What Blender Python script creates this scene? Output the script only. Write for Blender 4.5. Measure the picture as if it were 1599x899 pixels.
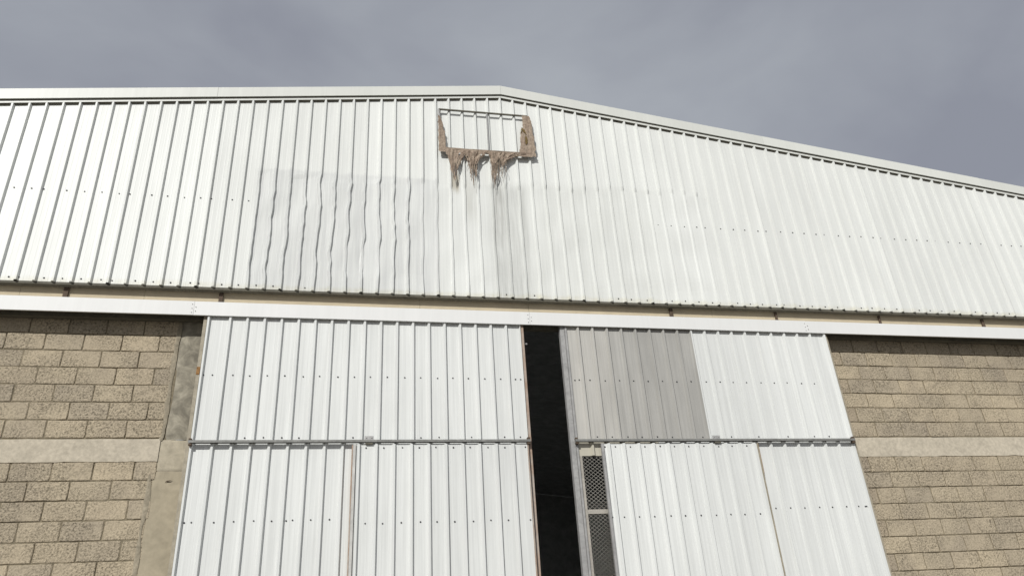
import bpy, bmesh, math, random
from mathutils import Vector, Matrix, noise
random.seed(7)
for o in list(bpy.data.objects):
    bpy.data.objects.remove(o)
scene = bpy.context.scene
C = scene.collection
R = math.radians

# ------------------------------------------------------------------ camera, sky, sun, exposure
CAM_Z = 1.6
cd = bpy.data.cameras.new('camera')
cam = bpy.data.objects.new('camera', cd)
C.objects.link(cam)
cd.sensor_fit = 'HORIZONTAL'
cd.sensor_width = 36.0
cd.lens = 26.219
cd.clip_start = 0.05
cd.clip_end = 5000.0
cr = Vector((0.978798, -0.1960846, -0.0592056))
cu = Vector((-0.0380916, -0.4582641, 0.8879995))
cf = Vector((0.2012548, 0.8669169, 0.4560172))
cam.matrix_world = Matrix(((cr.x, cu.x, -cf.x, 0), (cr.y, cu.y, -cf.y, 0), (cr.z, cu.z, -cf.z, CAM_Z), (0, 0, 0, 1)))
scene.camera = cam

SUN_EL, SUN_AZ = 34.0, 30.5          # azimuth: degrees to the left of straight behind the viewer
to_sun = Vector((-math.sin(R(SUN_AZ)) * math.cos(R(SUN_EL)), -math.cos(R(SUN_AZ)) * math.cos(R(SUN_EL)), math.sin(R(SUN_EL))))
sd = bpy.data.lights.new('sun', 'SUN')
sd.energy = 3.5
sd.angle = R(1.6)
sd.color = (1.0, 0.985, 0.945)
sun = bpy.data.objects.new('sun', sd)
C.objects.link(sun)
sun.rotation_euler = (-to_sun).to_track_quat('-Z', 'Y').to_euler()
sun.location = to_sun * 60

world = bpy.data.worlds.new('World')
scene.world = world
world.use_nodes = True
wt = world.node_tree
wt.nodes.clear()
def wn(t, **k):
    n = wt.nodes.new(t)
    for a, b in k.items():
        setattr(n, a, b)
    return n
sky = wn('ShaderNodeTexSky', sky_type='NISHITA', sun_disc=False)
sky.sun_elevation = R(SUN_EL)
sky.sun_rotation = R(180 + SUN_AZ)
sky.air_density = 1.0
sky.dust_density = 2.0
skymul = wn('ShaderNodeVectorMath', operation='SCALE')
skymul.inputs['Scale'].default_value = 0.10
wt.links.new(sky.outputs[0], skymul.inputs[0])
tc = wn('ShaderNodeTexCoord')
mp = wn('ShaderNodeMapping')
mp.inputs['Scale'].default_value = (1.0, 1.0, 2.0)
mp.inputs['Location'].default_value = (3.1, 0.0, 0.0)
wt.links.new(tc.outputs['Generated'], mp.inputs[0])
n1 = wn('ShaderNodeTexNoise')
n1.inputs['Scale'].default_value = 2.6
n1.inputs['Detail'].default_value = 5.0
n1.inputs['Roughness'].default_value = 0.48
n1.inputs['Distortion'].default_value = 0.3
wt.links.new(mp.outputs[0], n1.inputs['Vector'])
rmp = wn('ShaderNodeValToRGB')
rmp.color_ramp.elements[0].position = 0.36
rmp.color_ramp.elements[0].color = (0.284, 0.298, 0.347, 1)
rmp.color_ramp.elements[1].position = 0.66
rmp.color_ramp.elements[1].color = (0.400, 0.424, 0.462, 1)
wt.links.new(n1.outputs['Fac'], rmp.inputs[0])
smx = wn('ShaderNodeMix', data_type='RGBA')
smx.inputs['Factor'].default_value = 0.94         # thick cloud over all of the sky
wt.links.new(skymul.outputs[0], smx.inputs['A'])
wt.links.new(rmp.outputs[0], smx.inputs['B'])
bg = wn('ShaderNodeBackground')
wo = wn('ShaderNodeOutputWorld')
wt.links.new(smx.outputs['Result'], bg.inputs[0])
wt.links.new(bg.outputs[0], wo.inputs[0])

vs = scene.view_settings
vs.view_transform = 'Standard'
vs.look = 'None'
vs.exposure = 0.0
vs.gamma = 1.0
vs.use_curve_mapping = False

# ------------------------------------------------------------------ helpers
def P(X, Z, y):
    """a point measured on a plane 10 units away, at distance y (metres) from the viewer's station"""
    return (X * y / 10.0, y, CAM_Z + Z * y / 10.0)
def px_(X, y): return X * y / 10.0
def pz_(Z, y): return CAM_Z + Z * y / 10.0

def tag(o, label=None, cat=None, group=None, kind=None):
    if label: o['label'] = label
    if cat: o['category'] = cat
    if group: o['group'] = group
    if kind: o['kind'] = kind
    return o

def empty(name, loc, parent=None):
    o = bpy.data.objects.new(name, None)
    o.empty_display_size = 0.2
    C.objects.link(o)
    o.location = loc
    if parent: o.parent = parent
    bpy.context.view_layer.update()
    return o

def world_loc(o):
    l = Vector(o.location)
    while o.parent:
        o = o.parent
        l += Vector(o.location)
    return l

def link(name, me, mat, parent=None, loc=(0, 0, 0)):
    """loc is a world position; the mesh is in coordinates relative to it"""
    o = bpy.data.objects.new(name, me)
    C.objects.link(o)
    if mat and not me.materials: me.materials.append(mat)
    l = Vector(loc)
    if parent:
        o.parent = parent
        l = l - world_loc(parent)
    o.location = l
    return o

def mesh(name, verts, faces, smooth=False):
    me = bpy.data.meshes.new(name)
    me.from_pydata([tuple(v) for v in verts], [], faces)
    if smooth:
        for p in me.polygons: p.use_smooth = True
    me.update()
    return me

class MB:
    def __init__(s): s.v = []; s.f = []
    def box(s, x0, x1, y0, y1, z0, z1, bev=0.0):
        b = len(s.v)
        if bev <= 0:
            s.v += [(x, y, z) for z in (z0, z1) for y in (y0, y1) for x in (x0, x1)]
            s.f += [tuple(b + i for i in q) for q in ((0, 2, 3, 1), (4, 5, 7, 6), (0, 1, 5, 4), (2, 6, 7, 3), (0, 4, 6, 2), (1, 3, 7, 5))]
            return s
        bm = bmesh.new()
        bmesh.ops.create_cube(bm, size=1.0)
        for v in bm.verts:
            v.co = ((x0 + x1) / 2 + v.co.x * (x1 - x0), (y0 + y1) / 2 + v.co.y * (y1 - y0), (z0 + z1) / 2 + v.co.z * (z1 - z0))
        bmesh.ops.bevel(bm, geom=bm.edges[:], offset=bev, segments=1, affect='EDGES', profile=0.5)
        bm.verts.index_update()
        s.v += [tuple(v.co) for v in bm.verts]
        s.f += [tuple(b + v.index for v in f.verts) for f in bm.faces]
        bm.free()
        return s
    def prism(s, prof, a, b_, nseg=1):
        """profile of (y,z) points (closed) swept from point a to b_ (x,dz) pairs"""
        n = len(prof); b = len(s.v)
        for k in range(nseg + 1):
            t = k / nseg
            x = a[0] + (b_[0] - a[0]) * t; dz = a[1] + (b_[1] - a[1]) * t
            s.v += [(x, y, z + dz) for y, z in prof]
        for k in range(nseg):
            for i in range(n):
                j = (i + 1) % n
                s.f.append((b + k * n + i, b + k * n + j, b + (k + 1) * n + j, b + (k + 1) * n + i))
        s.f.append(tuple(b + i for i in range(n))[::-1])
        s.f.append(tuple(b + nseg * n + i for i in range(n)))
        return s
    def bar(s, p, q, r, n=6):
        p, q = Vector(p), Vector(q)
        d = (q - p).normalized()
        u = d.orthogonal().normalized(); w = d.cross(u)
        b = len(s.v)
        for c in (p, q):
            for i in range(n):
                a = 2 * math.pi * i / n
                s.v.append(tuple(c + (u * math.cos(a) + w * math.sin(a)) * r))
        for i in range(n):
            j = (i + 1) % n
            s.f.append((b + i, b + j, b + n + j, b + n + i))
        s.f.append(tuple(b + i for i in range(n))[::-1]); s.f.append(tuple(b + n + i for i in range(n)))
        return s
    def screw(s, x, y, z, r=0.0105):
        """hexagonal head on a washer, pointing towards -y"""
        b = len(s.v); n = 8
        for rr, dy in ((r, 0.0), (r, -0.003), (r * .6, -0.004), (r * .55, -0.009)):
            for i in range(n):
                a = 2 * math.pi * i / n
                s.v.append((x + rr * math.cos(a), y + dy, z + rr * math.sin(a)))
        for k in range(3):
            for i in range(n):
                j = (i + 1) % n
                s.f.append((b + k * n + i, b + k * n + j, b + (k + 1) * n + j, b + (k + 1) * n + i))
        s.f.append(tuple(b + 3 * n + i for i in range(n)))
        return s
    def build(s, name, mat, parent=None, loc=(0, 0, 0), smooth=False):
        l = Vector(loc)
        return link(name, mesh(name, [tuple(Vector(v) - l) for v in s.v], s.f, smooth), mat, parent, loc)

# ------------------------------------------------------------------ materials
def nodes(name):
    m = bpy.data.materials.new(name)
    m.use_nodes = True
    nt = m.node_tree
    b = nt.nodes['Principled BSDF']
    def N(t, **k):
        n = nt.nodes.new(t)
        for a, c in k.items():
            if a.startswith('i_'): n.inputs[a[2:].replace('_', ' ')].default_value = c
            else: setattr(n, a, c)
        return n
    return m, nt, b, N, nt.links.new

def ramp(N, pts):
    r = N('ShaderNodeValToRGB')
    e = r.color_ramp.elements
    while len(e) < len(pts): e.new(0.5)
    for el, (p, c) in zip(e, pts):
        el.position = p
        el.color = (c, c, c, 1) if not hasattr(c, '__len__') else (*c, 1)
    return r

def mul(N, L, a, b, fac=1.0, mode='MULTIPLY'):
    x = N('ShaderNodeMix', data_type='RGBA', blend_type=mode)
    if hasattr(fac, 'name') or not isinstance(fac, (int, float)): L(fac, x.inputs['Factor'])
    else: x.inputs['Factor'].default_value = fac
    for s, k in ((a, 'A'), (b, 'B')):
        if isinstance(s, tuple): x.inputs[k].default_value = (*s, 1)
        else: L(s, x.inputs[k])
    return x.outputs['Result']

def sheet_mat(name, base, streak=0.10, blotch=0.10, rough=0.45, stains=False, spec=0.35):
    m, nt, b, N, L = nodes(name)
    geo = N('ShaderNodeNewGeometry')
    oi = N('ShaderNodeObjectInfo')
    mp = N('ShaderNodeMapping'); mp.inputs['Scale'].default_value = (38, 38, 0.7)
    add = N('ShaderNodeVectorMath', operation='ADD')
    sc = N('ShaderNodeMath', operation='MULTIPLY'); sc.inputs[1].default_value = 40.0
    L(oi.outputs['Random'], sc.inputs[0]); L(geo.outputs['Position'], add.inputs[0]); L(sc.outputs[0], add.inputs[1])
    L(add.outputs[0], mp.inputs[0])
    ns = N('ShaderNodeTexNoise', i_Scale=1.0, i_Detail=4.0, i_Roughness=0.6)
    L(mp.outputs[0], ns.inputs['Vector'])
    r1 = ramp(N, [(0.30, 1 - streak * 1.6), (0.62, 1.0)])
    L(ns.outputs['Fac'], r1.inputs[0])
    mp2 = N('ShaderNodeMapping'); mp2.inputs['Scale'].default_value = (1.7, 1.7, 0.6)
    L(add.outputs[0], mp2.inputs[0])
    nb = N('ShaderNodeTexNoise', i_Scale=1.0, i_Detail=5.0, i_Roughness=0.6)
    L(mp2.outputs[0], nb.inputs['Vector'])
    r2 = ramp(N, [(0.30, 1 - blotch), (0.70, 1.0)])
    L(nb.outputs['Fac'], r2.inputs[0])
    hs = N('ShaderNodeMapRange'); hs.inputs['To Min'].default_value = 0.94; hs.inputs['To Max'].default_value = 1.02
    L(oi.outputs['Random'], hs.inputs['Value'])
    c = mul(N, L, base, r1.outputs[0])
    c = mul(N, L, c, r2.outputs[0])
    cv = N('ShaderNodeCombineXYZ')
    for i in range(3): L(hs.outputs[0], cv.inputs[i])
    c = mul(N, L, c, cv.outputs[0])
    if stains:
        sx = N('ShaderNodeSeparateXYZ'); L(geo.outputs['Position'], sx.inputs[0])
        wob = N('ShaderNodeTexNoise', i_Scale=3.0, i_Detail=3.0); L(geo.outputs['Position'], wob.inputs['Vector'])
        mps = N('ShaderNodeMapping'); mps.inputs['Scale'].default_value = (16, 16, 0.9); L(geo.outputs['Position'], mps.inputs[0])
        sn = N('ShaderNodeTexNoise', i_Scale=1.0, i_Detail=5.0, i_Roughness=0.65); L(mps.outputs[0], sn.inputs['Vector'])
        stk = ramp(N, [(0.34, 0.25), (0.62, 1.0)]); L(sn.outputs['Fac'], stk.inputs[0])
        def band(sock, lo, hi, soft, wamp=0.10):
            w = N('ShaderNodeMath', operation='MULTIPLY_ADD'); w.inputs[1].default_value = wamp; L(wob.outputs['Fac'], w.inputs[0]); L(sock, w.inputs[2])
            a = N('ShaderNodeMapRange', interpolation_type='SMOOTHSTEP'); a.inputs['From Min'].default_value = lo - soft + wamp / 2; a.inputs['From Max'].default_value = lo + soft + wamp / 2
            d = N('ShaderNodeMapRange', interpolation_type='SMOOTHSTEP'); d.inputs['From Min'].default_value = hi - soft + wamp / 2; d.inputs['From Max'].default_value = hi + soft + wamp / 2
            d.inputs['To Min'].default_value = 1; d.inputs['To Max'].default_value = 0
            L(w.outputs[0], a.inputs['Value']); L(w.outputs[0], d.inputs['Value'])
            mm = N('ShaderNodeMath', operation='MULTIPLY'); L(a.outputs[0], mm.inputs[0]); L(d.outputs[0], mm.inputs[1])
            return mm.outputs[0]
        def stain(c, x0, x1, z0, z1, col, amt, sx_=0.03, sz=0.10):
            a = band(sx.outputs['X'], x0, x1, sx_, 0.03); d = band(sx.outputs['Z'], z0, z1, sz)
            mm = N('ShaderNodeMath', operation='MULTIPLY'); L(a, mm.inputs[0]); L(d, mm.inputs[1])
            m3 = N('ShaderNodeMath', operation='MULTIPLY'); L(mm.outputs[0], m3.inputs[0]); L(stk.outputs[0], m3.inputs[1])
            m2 = N('ShaderNodeMath', operation='MULTIPLY'); L(m3.outputs[0], m2.inputs[0]); m2.inputs[1].default_value = amt
            return mul(N, L, c, col, m2.outputs[0])
        # rain run-off from the torn cloth
        c = stain(c, 1.79, 2.33, 6.0, 7.88, (0.68, 0.68, 0.67), 0.75, 0.07, 0.12)
        c = stain(c, 1.83, 1.98, 7.0, 7.90, (0.60, 0.59, 0.57), 0.85, 0.04, 0.35)
        c = stain(c, 1.25, 1.36, 7.72, 8.02, (0.42, 0.34, 0.20), 0.8, 0.03, 0.08)
        c = stain(c, 1.44, 1.60, 7.3, 7.95, (0.78, 0.77, 0.74), 0.8, 0.04, 0.2)
        c = stain(c, -1.40, 1.05, 6.05, 7.90, (0.84, 0.84, 0.855), 0.95, 0.03, 0.03)
        c = stain(c, 2.3, 4.3, 6.05, 7.95, (0.91, 0.91, 0.90), 0.8, 0.35, 0.10)
        # dirt splashed along the foot of the sheets
        c = stain(c, -30, 30, 5.9, 6.10, (0.86, 0.82, 0.70), 0.7, 0.02, 0.035)
    L(c, b.inputs['Base Color'])
    b.inputs['Roughness'].default_value = rough
    b.inputs['Specular IOR Level'].default_value = spec
    bp = N('ShaderNodeBump', i_Strength=0.25, i_Distance=0.012)
    mp3 = N('ShaderNodeMapping'); mp3.inputs['Scale'].default_value = (6, 6, 1.1)
    L(add.outputs[0], mp3.inputs[0])
    n3 = N('ShaderNodeTexNoise', i_Scale=1.0, i_Detail=2.0); L(mp3.outputs[0], n3.inputs['Vector'])
    L(n3.outputs['Fac'], bp.inputs['Height']); L(bp.outputs[0], b.inputs['Normal'])
    return m

def rough_mat(name, base, dark=0.6, scale=30, bump=0.4, dist=0.01, rough=0.9, blotch=0.25, bscale=3.0, vary=0.0, tint=(1, 1, 1), metal=0.0, spec=0.2):
    m, nt, b, N, L = nodes(name)
    geo = N('ShaderNodeNewGeometry')
    oi = N('ShaderNodeObjectInfo')
    n = N('ShaderNodeTexNoise', i_Scale=scale, i_Detail=6.0, i_Roughness=0.65); L(geo.outputs['Position'], n.inputs['Vector'])
    r = ramp(N, [(0.33, dark), (0.62, 1.0)]); L(n.outputs['Fac'], r.inputs[0])
    n2 = N('ShaderNodeTexNoise', i_Scale=bscale, i_Detail=5.0, i_Roughness=0.6, i_Distortion=0.6); L(geo.outputs['Position'], n2.inputs['Vector'])
    r2 = ramp(N, [(0.35, tuple(1 - blotch * t for t in tint)), (0.65, (1, 1, 1))]); L(n2.outputs['Fac'], r2.inputs[0])
    c = mul(N, L, base, r.outputs[0]); c = mul(N, L, c, r2.outputs[0])
    if vary:
        rr = N('ShaderNodeMapRange'); rr.inputs['To Min'].default_value = 1 - vary; rr.inputs['To Max'].default_value = 1 + vary * .6
        L(oi.outputs['Random'], rr.inputs['Value'])
        cv = N('ShaderNodeCombineXYZ')
        for i in range(3): L(rr.outputs[0], cv.inputs[i])
        c = mul(N, L, c, cv.outputs[0])
    L(c, b.inputs['Base Color'])
    b.inputs['Roughness'].default_value = rough
    b.inputs['Metallic'].default_value = metal
    b.inputs['Specular IOR Level'].default_value = spec
    bp = N('ShaderNodeBump', i_Strength=bump, i_Distance=dist); L(n.outputs['Fac'], bp.inputs['Height']); L(bp.outputs[0], b.inputs['Normal'])
    return m

def block_mat(name, base):
    """hollow concrete block with open coarse aggregate; some blocks are rubbed smooth"""
    m, nt, b, N, L = nodes(name)
    geo = N('ShaderNodeNewGeometry'); oi = N('ShaderNodeObjectInfo')
    n = N('ShaderNodeTexNoise', i_Scale=46, i_Detail=4.0, i_Roughness=0.72); L(geo.outputs['Position'], n.inputs['Vector'])
    v = N('ShaderNodeTexVoronoi', i_Scale=48); L(geo.outputs['Position'], v.inputs['Vector'])
    sm = N('ShaderNodeTexNoise', i_Scale=3.1, i_Detail=3.0); L(geo.outputs['Position'], sm.inputs['Vector'])
    fs = ramp(N, [(0.36, 0.5), (0.54, 1.0)]); L(sm.outputs['Fac'], fs.inputs[0])
    hgt = N('ShaderNodeMath', operation='MULTIPLY'); L(n.outputs['Fac'], hgt.inputs[0]); L(fs.outputs[0], hgt.inputs[1])
    r = ramp(N, [(0.36, 0.40), (0.48, 0.90), (0.62, 1.22)]); L(n.outputs['Fac'], r.inputs[0])
    c = mul(N, L, base, r.outputs[0], fs.outputs[0])
    rv = ramp(N, [(0.0, 0.86), (0.35, 1.0)]); L(v.outputs['Distance'], rv.inputs[0])
    c = mul(N, L, c, rv.outputs[0], fs.outputs[0])
    n2 = N('ShaderNodeTexNoise', i_Scale=1.6, i_Detail=5.0, i_Distortion=0.5); L(geo.outputs['Position'], n2.inputs['Vector'])
    r2 = ramp(N, [(0.36, (0.87, 0.87, 0.89)), (0.62, (1, 1, 1))]); L(n2.outputs['Fac'], r2.inputs[0])
    c = mul(N, L, c, r2.outputs[0])
    cr_ = ramp(N, [(0.0, (0.88, 0.88, 0.90)), (0.3, (0.95, 0.945, 0.94)), (0.75, (1.0, 0.99, 0.98)), (1.0, (1.08, 1.065, 1.04))]); L(oi.outputs['Random'], cr_.inputs[0])
    c = mul(N, L, c, cr_.outputs[0])
    L(c, b.inputs['Base Color'])
    b.inputs['Roughness'].default_value = 0.95; b.inputs['Specular IOR Level'].default_value = 0.1
    bp = N('ShaderNodeBump', i_Strength=0.9, i_Distance=0.02); L(hgt.outputs[0], bp.inputs['Height']); L(bp.outputs[0], b.inputs['Normal'])
    return m

M = {}
M['white'] = sheet_mat('white_painted_sheet', (0.795, 0.807, 0.778), 0.045, 0.08, stains=True)
M['doorwhite'] = sheet_mat('white_painted_door_sheet', (0.755, 0.767, 0.748), 0.075, 0.09)
M['grey'] = sheet_mat('dull_grey_sheet', (0.485, 0.475, 0.445), 0.10, 0.26, rough=0.42, spec=.5)
M['grey_pale'] = sheet_mat('pale_grey_sheet', (0.575, 0.56, 0.52), 0.09, 0.26, rough=0.42, spec=.5)
M['cream'] = sheet_mat('cream_sheet', (0.56, 0.53, 0.44), 0.05, 0.1)
M['trim'] = sheet_mat('white_trim', (0.72, 0.73, 0.685), 0.02, 0.06)
M['fascia'] = sheet_mat('white_fascia', (0.79, 0.79, 0.775), 0.015, 0.05)
M['block'] = block_mat('coarse_block', (0.478, 0.408, 0.298))
M['block2'] = block_mat('coarse_block_dry', (0.445, 0.375, 0.275))
M['mortar'] = rough_mat('mortar', (0.29, 0.245, 0.17), 0.6, 40, 0.5, 0.01)
M['mortar_pale'] = rough_mat('mortar_smeared', (0.40, 0.35, 0.262), 0.7, 30, 0.6, 0.012, blotch=0.3, bscale=6)
M['plaster'] = rough_mat('beam_plaster', (0.60, 0.535, 0.425), 0.78, 24, 0.5, 0.008, blotch=0.16, bscale=6.0)
M['column'] = rough_mat('grey_concrete', (0.395, 0.36, 0.285), 0.86, 18, 0.4, 0.008, blotch=0.5, bscale=7.0)
M['column_mid'] = rough_mat('pale_concrete', (0.50, 0.445, 0.34), 0.85, 16, 0.4, 0.008, blotch=0.25, bscale=7)
M['column_low'] = rough_mat('brown_concrete', (0.43, 0.375, 0.275), 0.88, 14, 0.35, 0.008, blotch=0.22, bscale=4)
M['beige'] = rough_mat('beige_beam', (0.56, 0.48, 0.345), 0.92, 10, 0.1, 0.004, blotch=0.12, bscale=1.5)
M['galv'] = rough_mat('galvanised_steel', (0.45, 0.445, 0.435), 0.8, 26, 0.1, 0.003, rough=0.55, blotch=0.2, bscale=8, metal=0.25, spec=0.4)
M['rail'] = rough_mat('weathered_rail_steel', (0.30, 0.30, 0.285), 0.75, 30, 0.15, 0.003, rough=0.6, blotch=0.25, bscale=9, metal=0.2)
M['stile'] = rough_mat('dusty_painted_steel', (0.43, 0.385, 0.30), 0.8, 24, 0.15, 0.003, rough=0.7, blotch=0.25, bscale=5)
M['rusty'] = rough_mat('rust_stained_steel', (0.46, 0.40, 0.345), 0.8, 20, 0.2, 0.003, rough=0.8, blotch=0.40, bscale=2.6, tint=(.35, .75, 1))
M['rust'] = rough_mat('rust', (0.40, 0.22, 0.09), 0.6, 40, 0.4, 0.004, rough=0.9, blotch=0.3, bscale=12)
M['brown'] = rough_mat('brown_primer_steel', (0.13, 0.095, 0.07), 0.7, 25, 0.2, 0.003, rough=0.8)
M['girt'] = rough_mat('olive_grey_girt', (0.16, 0.15, 0.12), 0.8, 20, 0.1, 0.003, rough=0.7)
M['screw'] = rough_mat('screw_washer', (0.10, 0.10, 0.105), 0.8, 60, 0.0, 0.001, rough=0.6)
M['cloth'] = rough_mat('weathered_brown_cloth', (0.46, 0.375, 0.29), 0.55, 34, 0.5, 0.008, rough=0.95, blotch=0.34, bscale=11, tint=(.85, 1, 1))
M['cloth_dark'] = rough_mat('mouldy_cloth', (0.22, 0.155, 0.06), 0.7, 30, 0.3, 0.006, rough=0.95)
M['mesh'] = rough_mat('pale_mesh_wire', (0.46, 0.43, 0.38), 0.8, 60, 0.2, 0.002, rough=0.7)
M['wire'] = rough_mat('dull_wire', (0.42, 0.40, 0.36), 0.8, 30, 0.0, 0.001, rough=0.7)
M['ground'] = rough_mat('dusty_ground', (0.215, 0.20, 0.175), 0.8, 3.0, 0.4, 0.02, blotch=0.2, bscale=0.3)
M['inside'] = rough_mat('dark_inside', (0.50, 0.50, 0.49), 0.85, 4.0, 0.1, 0.01)

# ------------------------------------------------------------------ distances of the layers of the facade
G = 8.75            # flats of the gable sheets
WALL = 8.93         # face of the block walls
LEAF = 8.742        # flats of the door sheets
FAS = 8.688         # face of the fascia
RIB = 0.033
RIDGE_X = px_(2.335, G)
HALF = 10.6
XL, XR = RIDGE_X - HALF, RIDGE_X + HALF
SL = 0.1285         # fall of the rakes

# ------------------------------------------------------------------ the ground
gnd = MB()
gnd.v = [(-900, -900, 0), (900, -900, 0), (900, 900, 0), (-900, 900, 0)]; gnd.f = [(0, 1, 2, 3)]
tag(gnd.build('ground', M['ground']), 'pale dusty ground in front of the warehouse', kind='structure')

# ------------------------------------------------------------------ the warehouse
wh = empty('warehouse', (RIDGE_X, 9.0, 0))
tag(wh, 'white gabled metal and block warehouse front under dark clouds', 'building')

def wave(x, z):
    """strength of the dents beaten into the middle of the gable, (sideways shift, outward shift, rib height)"""
    if not (-1.42 < x < 5.2) or not (6.02 < z < 7.95): return 0.0, 0.0, 1.0
    top = 7.83 + 0.10 * noise.noise((x * 0.9, 3.1, 0)) + max(0, min(.12, (x - 1) * .04))
    t = min(1.0, max(0.0, (top - z) / 0.04)) * min(1.0, max(0.0, (x + 1.40) / 0.08)) * min(1.0, max(0.0, (z - 6.05) / 0.30))
    fade = 1.0 if x < 0.9 else max(0.0, 1.0 - (x - 0.9) / 4.2)
    a = t * (0.25 + 0.75 * fade)
    k = 1.0 if x < 0.7 else 0.45
    dx = a * k * (0.036 * noise.noise((x * 1.7, 7.7, z * 1.8)) + 0.018 * noise.noise((x * 2.6, 1.7, z * 7.0)))
    dy = t * (0.010 * noise.noise((x * 3.0, 2.2, z * 2.4)))
    rh = 1.0 - 0.85 * t * max(0.0, 1 - (((x - 0.0) / 0.45) ** 2 + ((z - 6.55) / 0.33) ** 2))
    if x > 0.75: rh = min(rh, 1 - 0.45 * t)
    return dx, dy, rh

def sheet(name, parent, mat, xa, xb, ribs, zbot, ztop, y, rib=RIB, rows=1, warp=False, flange=None):
    """one ribbed sheet from xa to xb; ztop is a number or a function of x; ribs stand towards the viewer"""
    prof = [(xa, 0.0)]
    ribs = sorted(r for r in ribs if xa - 0.02 <= r <= xb + 0.02)
    for i, r in enumerate(ribs):
        for dx, dy in ((-0.027, 0), (-0.011, rib), (0.011, rib), (0.0235, 0)):
            x = r + dx
            if xa + 1e-4 < x < xb - 1e-4: prof.append((x, dy))
            elif x <= xa and dy > 0 : prof[0] = (xa, rib)
            elif x >= xb and dy > 0 and abs(r - xb) < 0.02: pass
        nx = ribs[i + 1] if i + 1 < len(ribs) else None
        if nx:                                   # two faint stiffening creases in each flat
            for q in (0.36, 0.66):
                cx = r + (nx - r) * q
                for dx, dy in ((-0.007, 0), (0, 0.0007), (0.007, 0)):
                    if xa < cx + dx < xb: prof.append((cx + dx, dy))
    last = rib if any(abs(r - xb) < 0.012 for r in ribs) else 0.0
    prof.append((xb, last))
    prof.sort(key=lambda t: t[0])
    tf = ztop if callable(ztop) else (lambda x: ztop)
    vs_, fs = [], []
    n = len(prof)
    ox = Vector(((xa + xb) / 2, y, zbot))
    for k in range(rows + 1):
        t = k / rows
        for x, dy in prof:
            z = zbot + (tf(x) - zbot) * t
            dx = ddy = 0.0; rh = 1.0
            if warp: dx, ddy, rh = wave(x, z)
            vs_.append((x + dx - ox.x, -dy * rh - ddy, z - ox.z))
    for k in range(rows):
        for i in range(n - 1):
            a = k * n + i
            fs.append((a, a + 1, a + n + 1, a + n))
    for i in range(1, n - 2):                      # closed rib feet
        if prof[i][1] >= rib and prof[i + 1][1] >= rib: fs.append((i - 1, i + 2, i + 1, i))
    return link(name, mesh(name, vs_, fs), mat, parent, ox)

def verge_z(x, z_ridge): return z_ridge - SL * abs(x - RIDGE_X)

# --- gable sheets, each one metre wide with five ribs
gab = empty('gable_cladding', (RIDGE_X, G, pz_(5.085, G)), wh)
tag(gab, 'white ribbed sheets filling the gable, dented in the middle')
X0, PIT = px_(-5.2237, G), 0.228603 * G / 10
rib = lambda i: X0 + i * PIT
ZB = pz_(5.085, G)
ZS = pz_(9.07, 8.715)          # foot of the lower verge strip at the ridge
i0 = 13 - 5 * 7
scr = MB()
rnd = random.Random(3)
while rib(i0) < XR:
    xa, xb = max(XL, rib(i0)), min(XR, rib(i0 + 5))
    if xb - xa > 0.05:
        centre = -1.6 < xb and xa < 5.4
        breaks = sheet('cladding_sheet', gab, M['white'], xa, xb - 0.0005, [rib(i0 + k) for k in range(6)], ZB + rnd.uniform(-.004, .004),
                       lambda x: verge_z(x, ZS + 0.06), G + (0.0006 if (i0 // 5) % 2 else 0), rows=44 if centre else 1, warp=centre)
        for k in range(5):
            for row, zz in (('m', pz_(6.572, G)), ('b', ZB + 0.045)):
                f = (0.20, .45, .48, .50, .52)[k] if row == 'm' else (0.16, .5, .5, .5, .6)[k]
                x = rib(i0 + k) + PIT * (f + rnd.uniform(-.05, .05))
                if row == 'm' and -1.45 < x < 4.3: continue
                if row == 'b' and -1.0 < x < 4.3 and rnd.random() < .6: continue
                if xa < x < xb: scr.screw(x, G - 0.001, zz + rnd.uniform(-.006, .006), rnd.uniform(.0085, .011))
    i0 += 5
tag(scr.build('screws', M['screw'], gab), kind='stuff')

# --- steel girt behind the foot of the sheets, beige ring beam below it and brackets in the gap
mb = MB(); mb.box(XL, XR, G + 0.002, G + 0.075, ZB - 0.032, ZB + 0.12)
tag(mb.build('girt', M['girt'], wh, (RIDGE_X, G, ZB)), 'dark steel rail behind the foot of the gable sheets')
BEAM = 8.85
bx_list = [XL, px_(-4.45, BEAM), px_(-2.9, BEAM), px_(.9, BEAM), px_(2.56, BEAM), px_(5.6, BEAM), px_(9.4, BEAM), XR]
beam = empty('lintel_beam', (RIDGE_X, BEAM, pz_(4.7, BEAM)), wh)
tag(beam, 'beige painted lintel strip above the white fascia')
for a, b in zip(bx_list, bx_list[1:]):
    mb = MB(); mb.box(a + 0.0015, b - 0.0015, BEAM, BEAM + 0.28, pz_(4.72, BEAM), ZB + 0.25)
    mb.build('lintel_board', M['beige'], beam, (a, BEAM, pz_(4.72, BEAM)))
for X, w in ((-3.891, .055), (-1.898, .05), (4.896, .05), (6.744, .03), (8.68, .03), (10.74, .045), (-6.2, .05), (12.9, .05)):
    x = px_(X, BEAM - .02)
    mb = MB(); mb.box(x - w / 2, x + w / 2, BEAM - 0.03, BEAM - 0.001, pz_(4.74, BEAM), ZB - 0.034, 0.003)
    mb.build('bracket', M['brown'], beam, (x, BEAM, ZB))

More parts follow.
